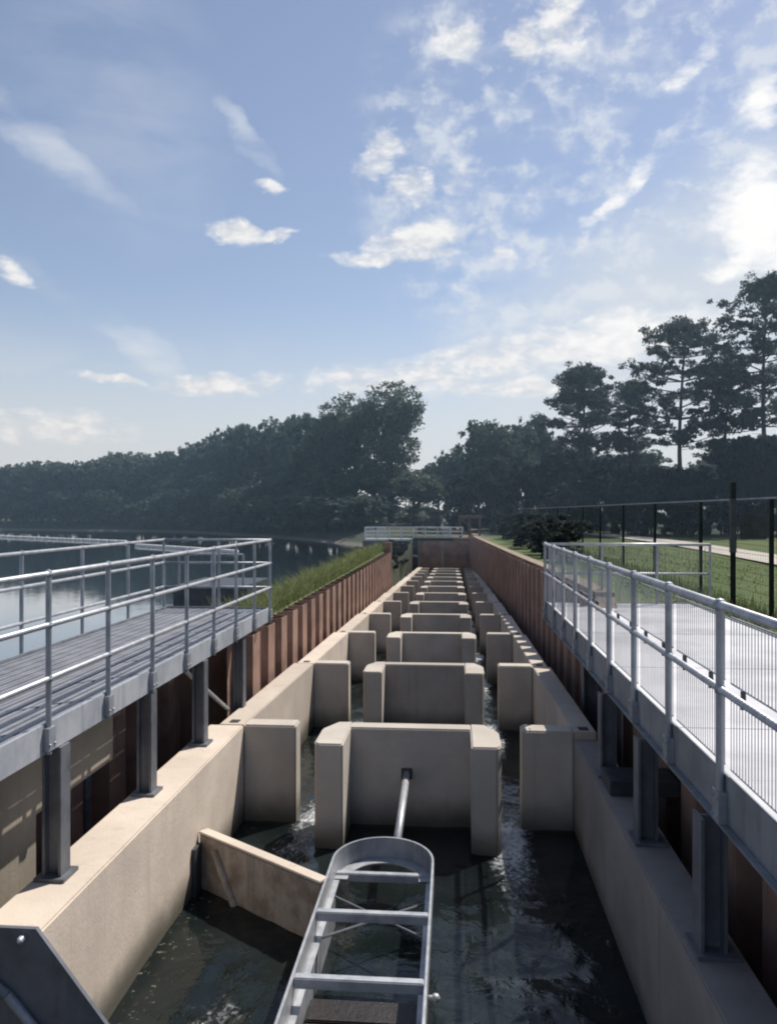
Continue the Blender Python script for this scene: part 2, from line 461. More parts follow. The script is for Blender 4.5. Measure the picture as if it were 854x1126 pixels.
ORD = ['nearest', 'second', 'third', 'fourth', 'fifth', 'sixth', 'seventh', 'eighth', 'ninth', 'tenth', 'eleventh', 'farthest']
HB = 1.135                                   # half width of the block
def make_baffle():
    t = thing('baffle', '', 'baffle block', (0, 0, 0))
    mb = MB(); mb.box(-HB + .34, HB - .34, -.02, .24, -4.6, -.006)
    mb.build('slab', 'concrete_baffle', t, .018)
    for s in (-1, 1):
        o, i = s * HB, s * (HB - .36)
        pts = [(i, -.80), (o - s * .05, -.80), (o, -.72), (o, -.12), (o - s * .16, .22), (i, .24)]
        if s < 0: pts = pts[::-1]
        mb = MB(); mb.prism(pts, -4.6, 0.0)
        mb.build('end_pier', 'concrete_baffle', t, .018)
    return t
base = make_baffle()
for k in range(NB):
    b = base if k == 0 else copy_tree(base)
    y = B0 + PITCH * k
    b.location = (CX0 + .055, y, ztop(y) + .01)
    b['group'] = 'concrete baffle blocks down the fish pass'
    if k == 0: b['label'] = 'nearest concrete baffle block, with a steel pole fixed to its front face'
    elif k == NB - 1: b['label'] = 'farthest tiny concrete baffle block, in front of the end wall'
    else: b['label'] = ORD[k] + ' concrete baffle block from the viewer in the row of stepped pools'

# ------------------------------------------------------------------ sheet piling
def pile_profile(path_pts, depth, sgn, per=1.05):
    """trapezoid corrugation along a plan polyline; sgn pushes the out-flanges to that side"""
    out = []
    total = 0
    for (x0, y0), (x1, y1) in zip(path_pts, path_pts[1:]):
        L = math.hypot(x1 - x0, y1 - y0); dx, dy = (x1 - x0) / L, (y1 - y0) / L
        nx, ny = dy * sgn, -dx * sgn
        k = int(L / per)
        for i in range(k):
            for fr, off in ((0, 0), (.30, 0), (.42, 1), (.88, 1)):
                s = (i + fr) * L / k
                j = .012 * math.sin(i * 7.3)
                out.append((x0 + dx * s + nx * depth * off, y0 + dy * s + ny * depth * off + j))
        total += L
    out.append(path_pts[-1])
    return out
def sheet_wall(name, label, pts, ztf, zb, depth, sgn, cap=None, capw=.2):
    prof = pile_profile(pts, depth, sgn)
    mb = MB()
    v = []
    for (x, y) in prof:
        zt = ztf(y) + .012 * math.sin(x * 31 + y * 17); v += [(x, y, zb), (x, y, zt)]
    mb.add(v, [(2 * i, 2 * i + 2, 2 * i + 3, 2 * i + 1) for i in range(len(prof) - 1)])
    t = thing(name, label, 'sheet pile wall', (pts[0][0], pts[0][1], zb))
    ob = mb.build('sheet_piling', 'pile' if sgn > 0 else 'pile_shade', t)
    md = ob.modifiers.new('thickness', 'SOLIDIFY'); md.thickness = .016; md.offset = 0
    if cap:
        mb = MB()
        n = max(2, int(sum(math.hypot(b[0] - a[0], b[1] - a[1]) for a, b in zip(pts, pts[1:])) / 3))
        for (a, b) in zip(pts, pts[1:]):
            for i in range(n):
                q = [(a[0] + (b[0] - a[0]) * f, a[1] + (b[1] - a[1]) * f) for f in (i / n, (i + 1) / n)]
                z0, z1 = ztf(q[0][1]), ztf(q[1][1])
                x0, x1 = q[0][0] - sgn * 0, q[1][0]
                mb.prism([(x0, q[0][1]), (x0 + capw, q[0][1]), (x1 + capw, q[1][1]), (x1, q[1][1])],
                         [z0 - .12, z0 - .12, z1 - .12, z1 - .12], [z0 + .02, z0 + .02, z1 + .02, z1 + .02])
        mb.build('capping', cap, t)
    return t
# left: out-flanges toward the channel (+x)
tl = sheet_wall('sheet_pile_wall', 'rust brown ribbed sheet piling with sunlit edges, holding back the grassy left bank',
           [(XBL + .02, 12.4), (XBL + .02, 41.8)], lambda y: -.44 - .004 * (y - 13), -6.3, .30, 1)
MB().box(XBL - .05, XBL + .36, 41.82, 42.1, -6, -.02).build('end_post', 'pile', tl)
def zpr(y):
    return -.42 if y < 14.5 else float(np.interp(y, [14.5, 20, 32, 71], [.14, .08, -.10, -.58]))
sheet_wall('sheet_pile_wall', 'shaded purple brown sheet piling running down the right side of the fish pass',
           [(xpile(4) + .05, 3.0), (xpile(20) + .05, 20), (xpile(70) + .05, 70), (xpile(71) + .05, YEND)], zpr, -6.3, .26, -1, 'pile_cap', .34)
# piling behind the left walkway
sheet_wall('sheet_pile_wall', 'dark brown sheet piling standing in the gap under the left walkway',
           [(-4.66, 8.3), (-4.66, 12.6)], lambda y: -.42, -6.3, .26, 1)
wl = MB().box(-3.72, -3.47, 2.5, 6.35, -6, -.215).box(-3.72, -3.47, 6.35, 7.85, -.93, -.215).build('concrete_wall', 'concrete_plain', origin=(-3.6, 5, -6))
tag(wl, 'patchy tan concrete wall with a low dark opening, under the left walkway', 'wall')
MBx = MB().box(-4.6, XBL + .1, 12.7, 13.0, -6, -.5).build('retaining_wall', 'pile', bevel=.01, origin=(-4, 12.85, -6))
tag(MBx, 'brown end wall of the grassy bank below the far end of the left walkway', 'retaining wall')

# ------------------------------------------------------------------ left walkway
def left_walkway():
    t = thing('walkway', 'raised grey walkway with three galvanised rails over the left channel wall', 'walkway', (-3.8, 7, 0))
    x0, x1, y0, y1 = -4.75, -3.03, 1.5, 12.84
    mb = MB(); n = 26; w = (x1 - x0 - .06) / n
    for i in range(n):
        a = x0 + .03 + i * w
        mb.box(a, a + w - .022, y0, y1, -.045, -.0 - .004 * (i % 2))
    for j in range(24):
        y = y0 + .2 + j * .5
        mb.box(x0 + .03, x1 - .03, y, y + .05, -.11, -.046)
    mb.build('deck_grating', 'grating', t)
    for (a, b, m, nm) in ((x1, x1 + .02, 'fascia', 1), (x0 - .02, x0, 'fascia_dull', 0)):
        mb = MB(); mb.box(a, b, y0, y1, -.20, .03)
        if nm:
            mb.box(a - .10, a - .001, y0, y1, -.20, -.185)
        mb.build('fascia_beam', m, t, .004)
    MB().box(x0, x1 - .001, y1, y1 + .02, -.20, .03).build('fascia_beam', 'fascia_dull', t)
    for y in (3.5, 5.9, 7.7, 9.4, 11.1, 12.8): MB().box(x0 + .01, x1 - .12, y - .05, y + .05, -.19, -.115).build('cross_joist', 'steel_dark', t)
    ZR = (1.14, .76, .36)
    xr = x1 + .035
    mb = MB()
    for z in ZR: mb.tube((xr, y0, z), (xr, y1, z), .022)
    rail = mb.build('guard_rail', 'galv', t, smooth=True)
    for k in range(11):
        y = 12.80 - k * 1.02
        mb = MB(); mb.tube((xr, y, -.20), (xr, y, 1.14), .022, 10)
        for z in ZR: mb.ball((xr, y, z), .035, 8)
        mb.box(xr - .014, xr + .03, y - .05, y + .05, -.17, -.0)
        for q in (-.035, .035): mb.ball((xr + .032, y + q, -.125), .011, 6)
        mb.build('rail_post', 'galv_dull', rail)
    xf = x0 - .035
    mb = MB()
    for z in ZR: mb.tube((xf, y0, z), (xf, y1, z), .021)
    railb = mb.build('guard_rail', 'galv', t, smooth=True)
    for k in range(8):
        y = 12.80 - k * 1.45
        mb = MB(); mb.tube((xf, y, -.2), (xf, y, 1.14), .023, 10)
        for z in ZR: mb.ball((xf, y, z), .034, 8)
        mb.build('rail_post', 'galv_dull', railb)
    mb = MB()
    for z in ZR: mb.tube((xf, y1 - .04, z), (xr, y1 - .04, z), .022)
    raile = mb.build('end_rail', 'galv_dull', t, smooth=True)
    MB().tube((-3.85, y1 - .04, -.1), (-3.85, y1 - .04, 1.14), .022).build('rail_post', 'galv_dull', raile)
    for y in (4.2, 5.9, 7.72, 9.4):
        mb = MB(); mb.hbeam(-3.06, y, ZW + .03, -.201, .15, .15)
        p = mb.build('support_post', 'post_steel', t)
        MB().box(-3.18, -2.94, y - .12, y + .12, ZW + .002, ZW + .03).build('base_plate', 'post_steel', p)
    mb = MB(); mb.hbeam(-3.12, 11.4, -2.6, -.201, .15, .15); mb.build('support_post', 'post_steel', t)
    for y in (7.2, 9.2, 11.0):
        mb = MB(); mb.hbeam(-4.45, y, -5.5, -.195, .16, .16); mb.build('support_post', 'post_steel', t)
    mb = MB(); mb.tube((-3.35, 9.7, -.40), (-3.18, 11.0, -1.2), .03, 8); mb.build('diagonal_brace', 'galv', t)
left_walkway()

# ------------------------------------------------------------------ right walkway
def right_walkway():
    t = thing('walkway', 'wide pale sunlit walkway with mesh panels along its railing, right of the pools', 'walkway', (3, 8, 0))
    x0, x1, y0, y1, zd = 1.75, 4.35, 1.5, 15.02, -.10
    mb = MB(); k = 11
    for i in range(k):
        a = y0 + (y1 - y0) * i / k; b = y0 + (y1 - y0) * (i + 1) / k
        mb.box(x0 + .012, x1, a, b - .008, zd - .05, zd - .002 * (i % 2))
    mb.build('deck', 'pale_deck', t)
    mb = MB(); mb.box(x0 - .012, x0 + .01, y0, y1, zd - .31, zd + .02)
    mb.box(x0 - .06, x0 - .013, y0, y1, zd - .31, zd - .292)
    mb.build('fascia_beam', 'fascia_dull', t, .003)
    MB().box(x1 + .001, x1 + .02, y0, y1, zd - .3, zd + .02).build('fascia_beam', 'fascia_dull', t)
    MB().box(x0, x1, y1 + .001, y1 + .02, zd - .3, zd + .015).build('fascia_beam', 'fascia_dull', t)
    for y in (1.9, 3.6, 5.4, 7.15, 8.9, 10.65, 12.5, 14.5): MB().box(x0 + .02, x1 - .02, y - .06, y + .06, zd - .3, zd - .052).build('cross_joist', 'steel_dark', t)
    xr = x0 - .04
    mb = MB()
    zt, zm = zd + 1.10, zd + .56
    mb.tube((xr, y0, zt), (xr, y1, zt), .030, 12)
    mb.tube((xr, y0, zm), (xr, y1, zm), .024, 12)
    rail = mb.build('guard_rail', 'galv', t, smooth=True)
    ys = [14.98 - 1.216 * i for i in range(11)]
    for y in ys:
        mb = MB(); mb.tube((xr, y, zd - .24), (xr, y, zt), .027, 12)
        mb.ball((xr, y, zt), .047, 10); mb.ball((xr, y, zm), .04, 8)
        mb.box(xr - .03, xr + .026, y - .06, y + .06, zd - .29, zd - .09)
        for q in (-.04, .04):
            for z in (zd - .25, zd - .13): mb.ball((xr - .032, y + q, z), .012, 6)
        mb.build('rail_post', 'galv_dull', rail)
    for a, b in zip(ys, ys[1:]):
        lo, hi = b + .06, a - .06
        xm = xr + .05
        mb = MB()
        for (z0, z1) in ((zd + .06, zm - .05), (zm + .05, zt - .07)):
            nw = 22
            for i in range(nw + 1):
                y = lo + (hi - lo) * i / nw
                r = .0021
                mb.box(xm - r, xm + r, y - r, y + r, z0, z1)
            for z in (z0, z1): mb.tube((xm, lo, z), (xm, hi, z), .0065, 6)
        pn = mb.build('mesh_panel', 'galv_dull', t)
        for f in (.22, .78):
            y = lo + (hi - lo) * f
            MB().box(xr + .024, xm + .004, y - .005, y + .005, zm - .06, zm + .055).build('panel_clip', 'steel_dark', pn)
    # end railing
    ye = y1 - .04; xe = 4.7
    mb = MB(); mb.tube((xr, ye, zt), (xe, ye, zt), .028); mb.tube((xr, ye, zm), (xe, ye, zm), .022)
    er = mb.build('end_rail', 'galv', t, smooth=True)
    for x in (2.75, 3.75, xe):
        MB().tube((x, ye, zd - .2), (x, ye, zt), .026).build('rail_post', 'galv_dull', er)
    mb = MB()
    for i in range(60):
        x = xr + .08 + i * .048; mb.box(x - .003, x + .003, ye + .03, ye + .036, zd + .06, zt - .06)
    mb.build('mesh_panel', 'galv_dull', t)
    for y in (3.6, 5.42, 7.18, 8.95):
        mb = MB(); mb.hbeam(1.70, y, ZW - .06, zd - .312, .19, .17)
        p = mb.build('support_post', 'post_steel', t)
        MB().box(1.58, 1.85, y - .15, y + .15, ZW - .088, ZW - .06).build('base_plate', 'post_steel', p)
    for y in (10.7, 12.5):
        mb = MB(); mb.hbeam(2.1, y, -4.5, zd - .312, .2, .2); mb.build('support_post', 'post_steel', t)
    for y in (5.42, 8.95, 12.5):
        mb = MB(); mb.hbeam(4.1, y, -.7, zd - .312, .2, .2); mb.build('support_post', 'post_steel', t)
    MB().box(1.60, 2.30, 8.25, 8.75, ZW - .087, ZW + .06).build('bearing_plate', 'steel_dark', t, .01)
right_walkway()

# ------------------------------------------------------------------ ladder-like steel frame in the near pool
def frame():
    t = thing('ladder_frame', 'galvanised ladder like steel frame with a rounded end, lying over the near pool', 'steel frame', (-.7, 6, -2.4))
    xa, xb, z1, z0 = -1.21, -.19, -1.87, -2.10
    xc, r = (xa + xb) / 2, (xb - xa) / 2
    yc = 7.88
    T = .022
    for x, s in ((xa, 1), (xb, -1)):
        lo, hi = sorted((x, x + s * T))
        p = MB().box(lo, hi, 3.6, yc, z0, z1).build('side_plate', 'galv', t, .004)
        lo2, hi2 = sorted((x + s * .03, x + s * .05))
        MB().box(lo2, hi2, 3.6, yc - .12, z0 - .52, z0 - .002).build('lower_plate', 'galv_dull', p)
        lo3, hi3 = sorted((x + s * (T + .001), x + s * .075))
        MB().box(lo3, hi3, 3.6, yc - .02, z0, z0 + .014).build('flange', 'galv', p)
    def arc(rr, ry, n=20):
        return [(xc + rr * math.cos(math.pi * i / n), yc + ry * math.sin(math.pi * i / n)) for i in range(n + 1)]
    def band(o, i, za, zb_):
        mb = MB(); n = len(o)
        v = [(p[0], p[1], z) for z in (za, zb_) for q in (o, i) for p in q]
        f = []
        for k in range(n - 1):
            f += [(k, k + 1, 2 * n + k + 1, 2 * n + k), (n + k + 1, n + k, 3 * n + k, 3 * n + k + 1),
                  (2 * n + k, 2 * n + k + 1, 3 * n + k + 1, 3 * n + k), (k + 1, k, n + k, n + k + 1)]
        return mb.add(v, f)
    ry = .55
    c = band(arc(r, ry), arc(r - T, ry - T), z0 + .001, z1 - .001).build('curved_end', 'galv_dull', t)
    band(arc(r - T - .001, ry - T - .001), arc(r - .15, ry - .15), z0 + .002, z0 + .016).build('curved_flange', 'galv', c)
    for y, zz in ((8.0, z0 + .035), (6.84, z1 - .004), (5.86, z1 - .004), (4.9, z1 - .004), (4.0, z1 - .004)):
        MB().box(xa + T + .002, xb - T - .002, y - .037, y + .037, zz - .085, zz).build('rung', 'galv', t, .008)
    mb = MB(); mb.tube((xa + .05, 7.6, z0 - .02), (xb - .06, 6.9, z0 - .02), .012, 6)
    mb.tube((xb - .05, 7.6, z0 - .05), (xa + .06, 6.9, z0 - .05), .012, 6)
    mb.build('cross_brace', 'post_steel', t)
    mb = MB(); pass
    for ya, yb in ((6.08, 6.36), (5.76, 6.05), (5.44, 5.73)): MB().box(xa + .06, xb - .06, ya, yb, -2.44, -2.35).build('timber_plank', 'timber', t, .01)
    MB().tube((xc + .1, yc + ry, -1.96), (xc + .1, B0 - .03, -1.80), .045, 12).build('fixing_pole', 'galv', t, smooth=True)
    MB().box(xc + .03, xc + .17, B0 - .045, B0 - .022, -1.87, -1.73).build('fixing_plate', 'steel_dark', t, .004)
    MB().ball((xb + .06, 5.95, -2.05), .035).tube((xb, 5.95, -2.05), (xb + .06, 5.95, -2.05), .02, 8).build('bolt', 'galv', t, smooth=True)
frame()

# angled deflector board between wall and frame
def deflector():
    a, b = Vector((XL + .01, 8.42)), Vector((-1.24, 7.36))
    t = thing('deflector_board', 'angled concrete deflector board with rusty stains between left wall and steel frame', 'deflector', (a.x, a.y, -3))
    d = (b - a).normalized(); nrm = Vector((-d.y, d.x))
    if nrm.y > 0: nrm = -nrm
    w = .10
    q = [a, b, b - nrm * w, a - nrm * w]
    MB().prism([(p.x, p.y) for p in q], -3.4, -1.9).build('board', 'board', t, .012)
    MB().prism([(p.x, p.y) for p in (a + nrm * .012, b + nrm * .012, b - nrm * (w + .012), a - nrm * (w + .012))], -1.899, -1.872).build('coping', 'concrete', t, .006)
    def onf(s, z, off=.03): 
        p = a + d * s + nrm * off; return (p.x, p.y, z)
    mb = MB(); mb.tube(onf(.28, -2.0), onf(.62, -2.5), .035, 6); mb.build('strut', 'board', t)
    g = MB().box(XL + .001, XL + .045, 8.18, 8.38, -3, -1.98)
    g.build('guide_shadow', 'steel_dark', t)  # dark flush strip: guide channel with its narrow wall shadow painted in
deflector()

# dark steel gusset plate at the near end of the left wall
def gusset():
    t = thing('steel_plate', 'dark slanted steel plate with a bright bolt at the near end of left wall', 'steel plate', (-3, 4.5, -2))
    y = 4.50
    pts = [(-4.4, -1.16), (-2.45, -1.16), (-1.62, -2.45), (-1.62, -3), (-4.4, -3)]
    k = (4.50 * CT) / 5.3
    pts = [(-4.4, -.87), (-2.46, -.87), (-1.99, -1.47), (-1.5, -2.2), (-4.4, -2.2)]
    mb = MB(); n = len(pts)
    v = [(x, y, z) for x, z in pts] + [(x, y + .03, z) for x, z in pts]
    mb.add(v, [tuple(reversed(range(n))), tuple(range(n, 2 * n))] + [(i, (i + 1) % n, n + (i + 1) % n, n + i) for i in range(n)])
    mb.build('plate', 'post_steel', t)
    MB().tube((-2.54, y - .03, -.925), (-2.54, y, -.925), .022, 10).ball((-2.54, y - .03, -.925), .02).build('bolt', 'bolt', t, smooth=True)
    MB().path([(-2.9, y - .03, -1.05), (-2.62, y - .03, -1.25), (-2.4, y - .03, -1.5), (-2.25, y - .03, -1.8)], .03, 8).build('edge_bar', 'galv_dull', t, smooth=True)
gusset()

# ------------------------------------------------------------------ security fence
def fence():
    t = thing('mesh_fence', 'tall dark mesh security fence with square posts along the right lawn', 'fence', (6.3, 20, -.6))
    X = 6.3
    ys = [11.7, 16.3] + [20.8 + 4.62 * i for i in range(12)]
    for y in ys:
        MB().box(X - .04, X + .04, y - .035, y + .035, -.7, 1.86).build('post', 'fence', t)
    for a, b in zip(ys, ys[1:]):
        mb = MB()
        st = .09 if a < 40 else .16
        n = int((b - a) / st)
        for i in range(1, n):
            y = a + (b - a) * i / n; mb.box(X + .055, X + .060, y - .004, y + .004, -.58, 1.80)
        for j in range(12):
            z = -.5 + j * .2; mb.box(X + .061, X + .066, a, b, z - .003, z + .003)
        mb.build('mesh_panel', 'fence', t)
    MB().box(X - .02, X + .02, ys[0], ys[-1], 1.80 + .065, 1.80 + .10).build('top_rail', 'galv_dull', t)
fence()
t = thing('sign_post', 'tall dark post with a square dark box, rising above the mesh fence', 'post', (6.15, 18.0, -.6))
MB().box(6.09, 6.19, 17.95, 18.05, -.7, 2.25).build('post', 'fence', t, .01)
MB().box(6.08, 6.20, 17.94, 18.06, .7, 1.9).box(6.3, 6.85, 17.98, 18.06, 1.0, 1.55).box(6.2, 6.31, 17.99, 18.05, 1.35, 1.4).build('control_box', 'steel_dark', t, .01)

# ------------------------------------------------------------------ far end of the fish pass
YB = YEND
t = thing('footbridge', 'distant pale railed footbridge crossing the far end of the fish pass', 'footbridge', (-3, YB, -1))
MB().box(-8.0, 2.2, YB + .35, YB + 1.6, -1.0, -.84).build('deck', 'white_rail', t)
mb = MB()
for z in (.22, -.15, -.5): mb.tube((-8.0, YB + .4, z), (.9, YB + .4, z), .05, 6)
rl = mb.build('guard_rail', 'white_rail', t)
for i in range(9):
    MB().box(-8.0 + i * 1.1 - .05, -8.0 + i * 1.1 + .05, YB + .36, YB + .44, -.84, .25).build('rail_post', 'white_rail', rl)
for xa in (-7.95, -6.9, -.95):
    mb = MB()
    mb.box(xa, xa + .8, YB + .28, YB + .33, .12, .22); mb.box(xa, xa + .8, YB + .28, YB + .33, -.75, -.65)
    for i in range(5): mb.box(xa + .18 * i, xa + .18 * i + .07, YB + .29, YB + .32, -.65, .12)
    mb.build('gate_panel', 'white_rail', t)
t = thing('end_wall', 'brown end wall with pale posts closing off the far end of the pools', 'wall', (-.6, YB, -6))
MB().box(-3.1, 1.95, YB + .02, YB + .32, -6, -1.02).build('wall', 'pile', t)
for x in (-3.05, -.95): MB().box(x - .12, x + .12, YB - .14, YB + .015, -6, -1.0).build('post', 'concrete_plain', t)
t = thing('opening_panel', 'dark panel in place of a dark opening, with a sloping pipe, left of the far end wall', 'wall', (-4.5, YB, -6))
MB().box(-8.2, -3.2, YB + .06, YB + .3, -6, -1.02).build('wall', 'steel_dark', t)  # dark panel added; the opening's darkness is put into its colour
MB().tube((-5.4, YB - .1, -1.95), (-3.2, YB - .1, -2.4), .09, 8).build('pipe', 'white_rail', t)
# red-brown gantry to the right of the bridge
gx, gy = ground_at(517, 74)
t = thing('gantry', 'small red brown gantry frame beside the far end of the footbridge', 'gantry', (gx, gy, -.8))
MB().box(gx - 1.1, gx + 1.1, gy - .5, gy + .5, 1.0, 1.3).build('top_beam', 'hut', t)
for x in (-.95, -.1, .85): MB().box(gx + x - .1, gx + x + .1, gy - .4, gy + .4, -.9, 1.0).build('leg', 'hut', t)

# ------------------------------------------------------------------ things in the lake
M['fence'].node_tree.nodes['Principled BSDF'].inputs['Specular IOR Level'].default_value = .15
t = thing('intake_block', 'dark steel sided block standing in the lake past the left walkway', 'intake block', (-5.3, 18, LAKE))
MB().box(-6.15, -4.5, 17.0, 19.2, -3.2, -.02).build('block', 'steel_dark', t, .02)
MB().tube((-6.05, 17.1, .66), (-4.6, 17.1, .66), .03).build('rail', 'galv_dull', t)
for x in (-6.05, -5.3, -4.6): MB().tube((x, 17.1, -.03), (x, 17.1, .66), .025).build('rail_post', 'galv_dull', t)
def boom(label, p, q, n):
    t = thing('floating_boom', label, 'floating boom', (p[0], p[1], LAKE), 'floating booms on the lake')
    for i in range(n):
        f0, f1 = i / n, (i + .86) / n
        a = Vector((p[0] + (q[0] - p[0]) * f0, p[1] + (q[1] - p[1]) * f0, LAKE + .08)); b = Vector((p[0] + (q[0] - p[0]) * f1, p[1] + (q[1] - p[1]) * f1, LAKE + .08))
        MB().tube(a, b, .16, 8).build('float', 'float', t, smooth=True)
    return t
boom('long pale floating boom out on the lake at far left', ground_at(-60, 108), ground_at(140, 80), 26)
boom('short pale floating boom just beyond the end of the left walkway', ground_at(150, 72), ground_at(262, 60), 16)

# ------------------------------------------------------------------ vegetation
def leaf_mesh(name, centres, radii, counts, size, mat, flat=.75, seed=1):
    g = np.random.default_rng(seed)
    V = []
    for c, r, n in zip(centres, radii, counts):
        d = g.normal(size=(n, 3)); d /= np.linalg.norm(d, axis=1)[:, None]
        rad = r * g.uniform(.25, 1.05, size=(n, 1)) ** .7
        p = np.array(c) + d * rad * np.array([1, 1, flat])
        a = g.normal(size=(n, 3)); a /= np.linalg.norm(a, axis=1)[:, None]
        b = g.normal(size=(n, 3)); b -= a * (a * b).sum(1)[:, None]; b /= np.linalg.norm(b, axis=1)[:, None]
        s = size * g.uniform(.35, 1.5, size=(n, 1))
        V.append(np.stack([p - a * s - b * s * .15, p + b * s * .55, p + a * s + b * s * .1, p - b * s * .5], axis=1).reshape(-1, 3))
    V = np.concatenate(V); n = len(V) // 4
    me = bpy.data.meshes.new(name)
    me.vertices.add(len(V)); me.vertices.foreach_set('co', V.ravel().astype(np.float32))
    me.loops.add(4 * n); me.loops.foreach_set('vertex_index', np.arange(4 * n, dtype=np.int32))
    me.polygons.add(n); me.polygons.foreach_set('loop_start', np.arange(0, 4 * n, 4, dtype=np.int32))
    me.update(calc_edges=True); me.validate()
    me.materials.append(M[mat])
    return me
def limb(mb, pts, r0, r1):
    n = len(pts) - 1
    for i in range(n):
        mb.tube(pts[i], pts[i + 1], r0 + (r1 - r0) * i / n, 6, r0 + (r1 - r0) * (i + 1) / n, cap=False)

def make_broadleaf(name, seed, mat, H=14., W=5., low=.08, nclump=70, leaves=95, size=.30, lobes=3, gap=0.0):
    """crown parts in metres, foot at the origin; returns (root) Empty > trunk, crown"""
    r = random.Random(seed)
    cs, rs, ns = [], [], []
    lob = [(r.uniform(-.45, .45) * W, r.uniform(-.3, .3) * W, H * r.uniform(.52, .8), W * r.uniform(.5, .75)) for _ in range(lobes)]
    lob[0] = (0, 0, H * .72, W * .62)
    mb = MB()
    limb(mb, [(0, 0, -.5), (.1, 0, H * .25), (r.uniform(-.3, .3), 0, H * .5), (0, 0, H * .8)], H * .022, H * .006)
    for k in range(nclump):
        if r.random() < .62:
            L = r.choice(lob)
            th, ph = r.uniform(0, 2 * math.pi), math.acos(r.uniform(-1, 1))
            q = L[3] * r.uniform(.45, 1.0)
            c = (L[0] + q * math.sin(ph) * math.cos(th), L[1] + q * math.sin(ph) * math.sin(th), min(H * .97, L[2] + q * .85 * math.cos(ph)))
        else:
            h = r.uniform(low, .75); a = r.uniform(0, 2 * math.pi); rr = W * (.55 + .45 * math.sin(math.pi * min(1, h * 1.15))) * r.uniform(.3, .95)
            c = (rr * math.cos(a), rr * math.sin(a), h * H)
        if r.random() < gap: continue
        cs.append(c); rr = H * r.uniform(.045, .11) * (1 - gap); rs.append(rr); ns.append(int(leaves * r.uniform(.6, 1.3)))
        if k % 3 == 0: limb(mb, [(0, 0, c[2] * .6), (c[0] * .5, c[1] * .5, c[2] * .82), c], H * .007, H * .002)
    # sprays that break the outline
    for k in range(nclump):
        L = r.choice(lob); th = r.uniform(0, 2 * math.pi); ph = math.acos(r.uniform(-.1, 1)); q = L[3] * r.uniform(1.0, 1.2)
        cs.append((L[0] + q * math.sin(ph) * math.cos(th), L[1] + q * math.sin(ph) * math.sin(th), min(H, L[2] + q * .85 * math.cos(ph))))
        rs.append(H * r.uniform(.02, .045)); ns.append(int(leaves * .2))
    return mb, leaf_mesh(name + '_crown', cs, rs, ns, size, mat, .8, seed)

def tree_obj(kindname, trunk_mb, crown_me, label, cat='tree', group=None):
    t = thing(kindname, label, cat, (0, 0, 0), group)
    tr = trunk_mb.build('trunk', 'bark', t)
    cr = bpy.data.objects.new('crown', crown_me); COL.objects.link(cr); cr.parent = t
    return t

protos = {}
def proto(key, **kw):
    if key not in protos:
        mb, me = make_broadleaf(key, **kw)
        me_tr = bpy.data.meshes.new('trunk'); me_tr.from_pydata(mb.v, [], mb.f); me_tr.materials.append(M['bark'])
        protos[key] = (me_tr, me, kw.get('H', 14.), kw.get('W', 5.))
    return protos[key]
def plant(key, kindname, px, topy, d, halfw, label, cat='tree', group=None, rot=None, side='left'):
    tr, cr, H, W = protos[key]
    x, y = ground_at(px, d)
    z0 = hgt(x, y, 'right') if (x > xpile(y)) else max(-1.5, hgt(x, y, 'left')) if y < YEND or x < -3.7 else -.75
    h = top_at(topy, d) - z0
    t = thing(kindname, label, cat, (x, y, z0 - .1), group)
    t.rotation_euler = (0, 0, rng.uniform(0, 6.28) if rot is None else rot)
    sx = halfw / (W * 1.05); t.scale = (sx, sx, h / H)
    for nm, me in (('trunk', tr), ('crown', cr)):
        o = bpy.data.objects.new(nm, me); COL.objects.link(o); o.parent = t
    return t

for i in range(4): proto('far%d' % i, seed=20 + i, mat='leaf_far', H=14., W=5.2, nclump=80, leaves=140, size=.25, lobes=3)
for i in range(3): proto('mid%d' % i, seed=40 + i, mat='leaf_mid', H=14., W=5.0, nclump=90, leaves=150, size=.23, lobes=4)
proto('willow', seed=63, mat='leaf_willow', H=17., W=4.4, nclump=170, leaves=100, size=.19, lobes=6, gap=.16, low=.03)
proto('willow2', seed=67, mat='leaf_willow', H=14., W=4.6, nclump=95, leaves=130, size=.21, lobes=4, gap=.05, low=.03)
for i in range(2): proto('bush%d' % i, seed=80 + i, mat='leaf_dark', H=5., W=3.0, nclump=48, leaves=120, size=.16, lobes=3, low=.05)
proto('fbush', seed=85, mat='leaf_far', H=5., W=3.0, nclump=45, leaves=75, size=.26, lobes=3, low=.03)

# wood along the far shore, left to right
G1 = 'trees of the dark wood along the far lake shore'
L1 = 'dark broadleaf tree in the dense wood along the far lake shore'
px = -95; i = 0
tops = [(-100, 512), (0, 509), (40, 506), (80, 503), (115, 500), (165, 499), (200, 497), (225, 478), (255, 470), (285, 461), (312, 454), (335, 458), (362, 450)]
while px < 350:
    ty = float(np.interp(px, [a for a, _ in tops], [b for _, b in tops])) + rng.uniform(-3, 5)
    d = float(np.interp(px, [-100, 0, 200, 350], [160, 150, 138, 104])) + rng.uniform(-3, 6)
    plant('far%d' % (i % 4), 'broadleaf_tree', px, ty, d, rng.uniform(4.0, 5.6) * (1 if px < 200 else .92), L1, 'tree', G1)
    px += rng.uniform(14, 22); i += 1
plant('willow2', 'broadleaf_tree', 130, 491, 142, 6.0, 'rounded lighter green tree showing above the dark far shore wood')
G2 = 'bushes at the foot of the far shore wood'
px = -100
while px < 400:
    d = float(np.interp(px, [-100, 0, 187, 300, 400], [150, 143, 126, 98, 80])) + rng.uniform(1, 4)
    plant('fbush', 'bush', px, rng.uniform(536, 556), d, rng.uniform(3.4, 4.8), 'low dark bush at the water edge below the far shore wood', 'bush', G2)
    px += rng.uniform(13, 21)
px = -100
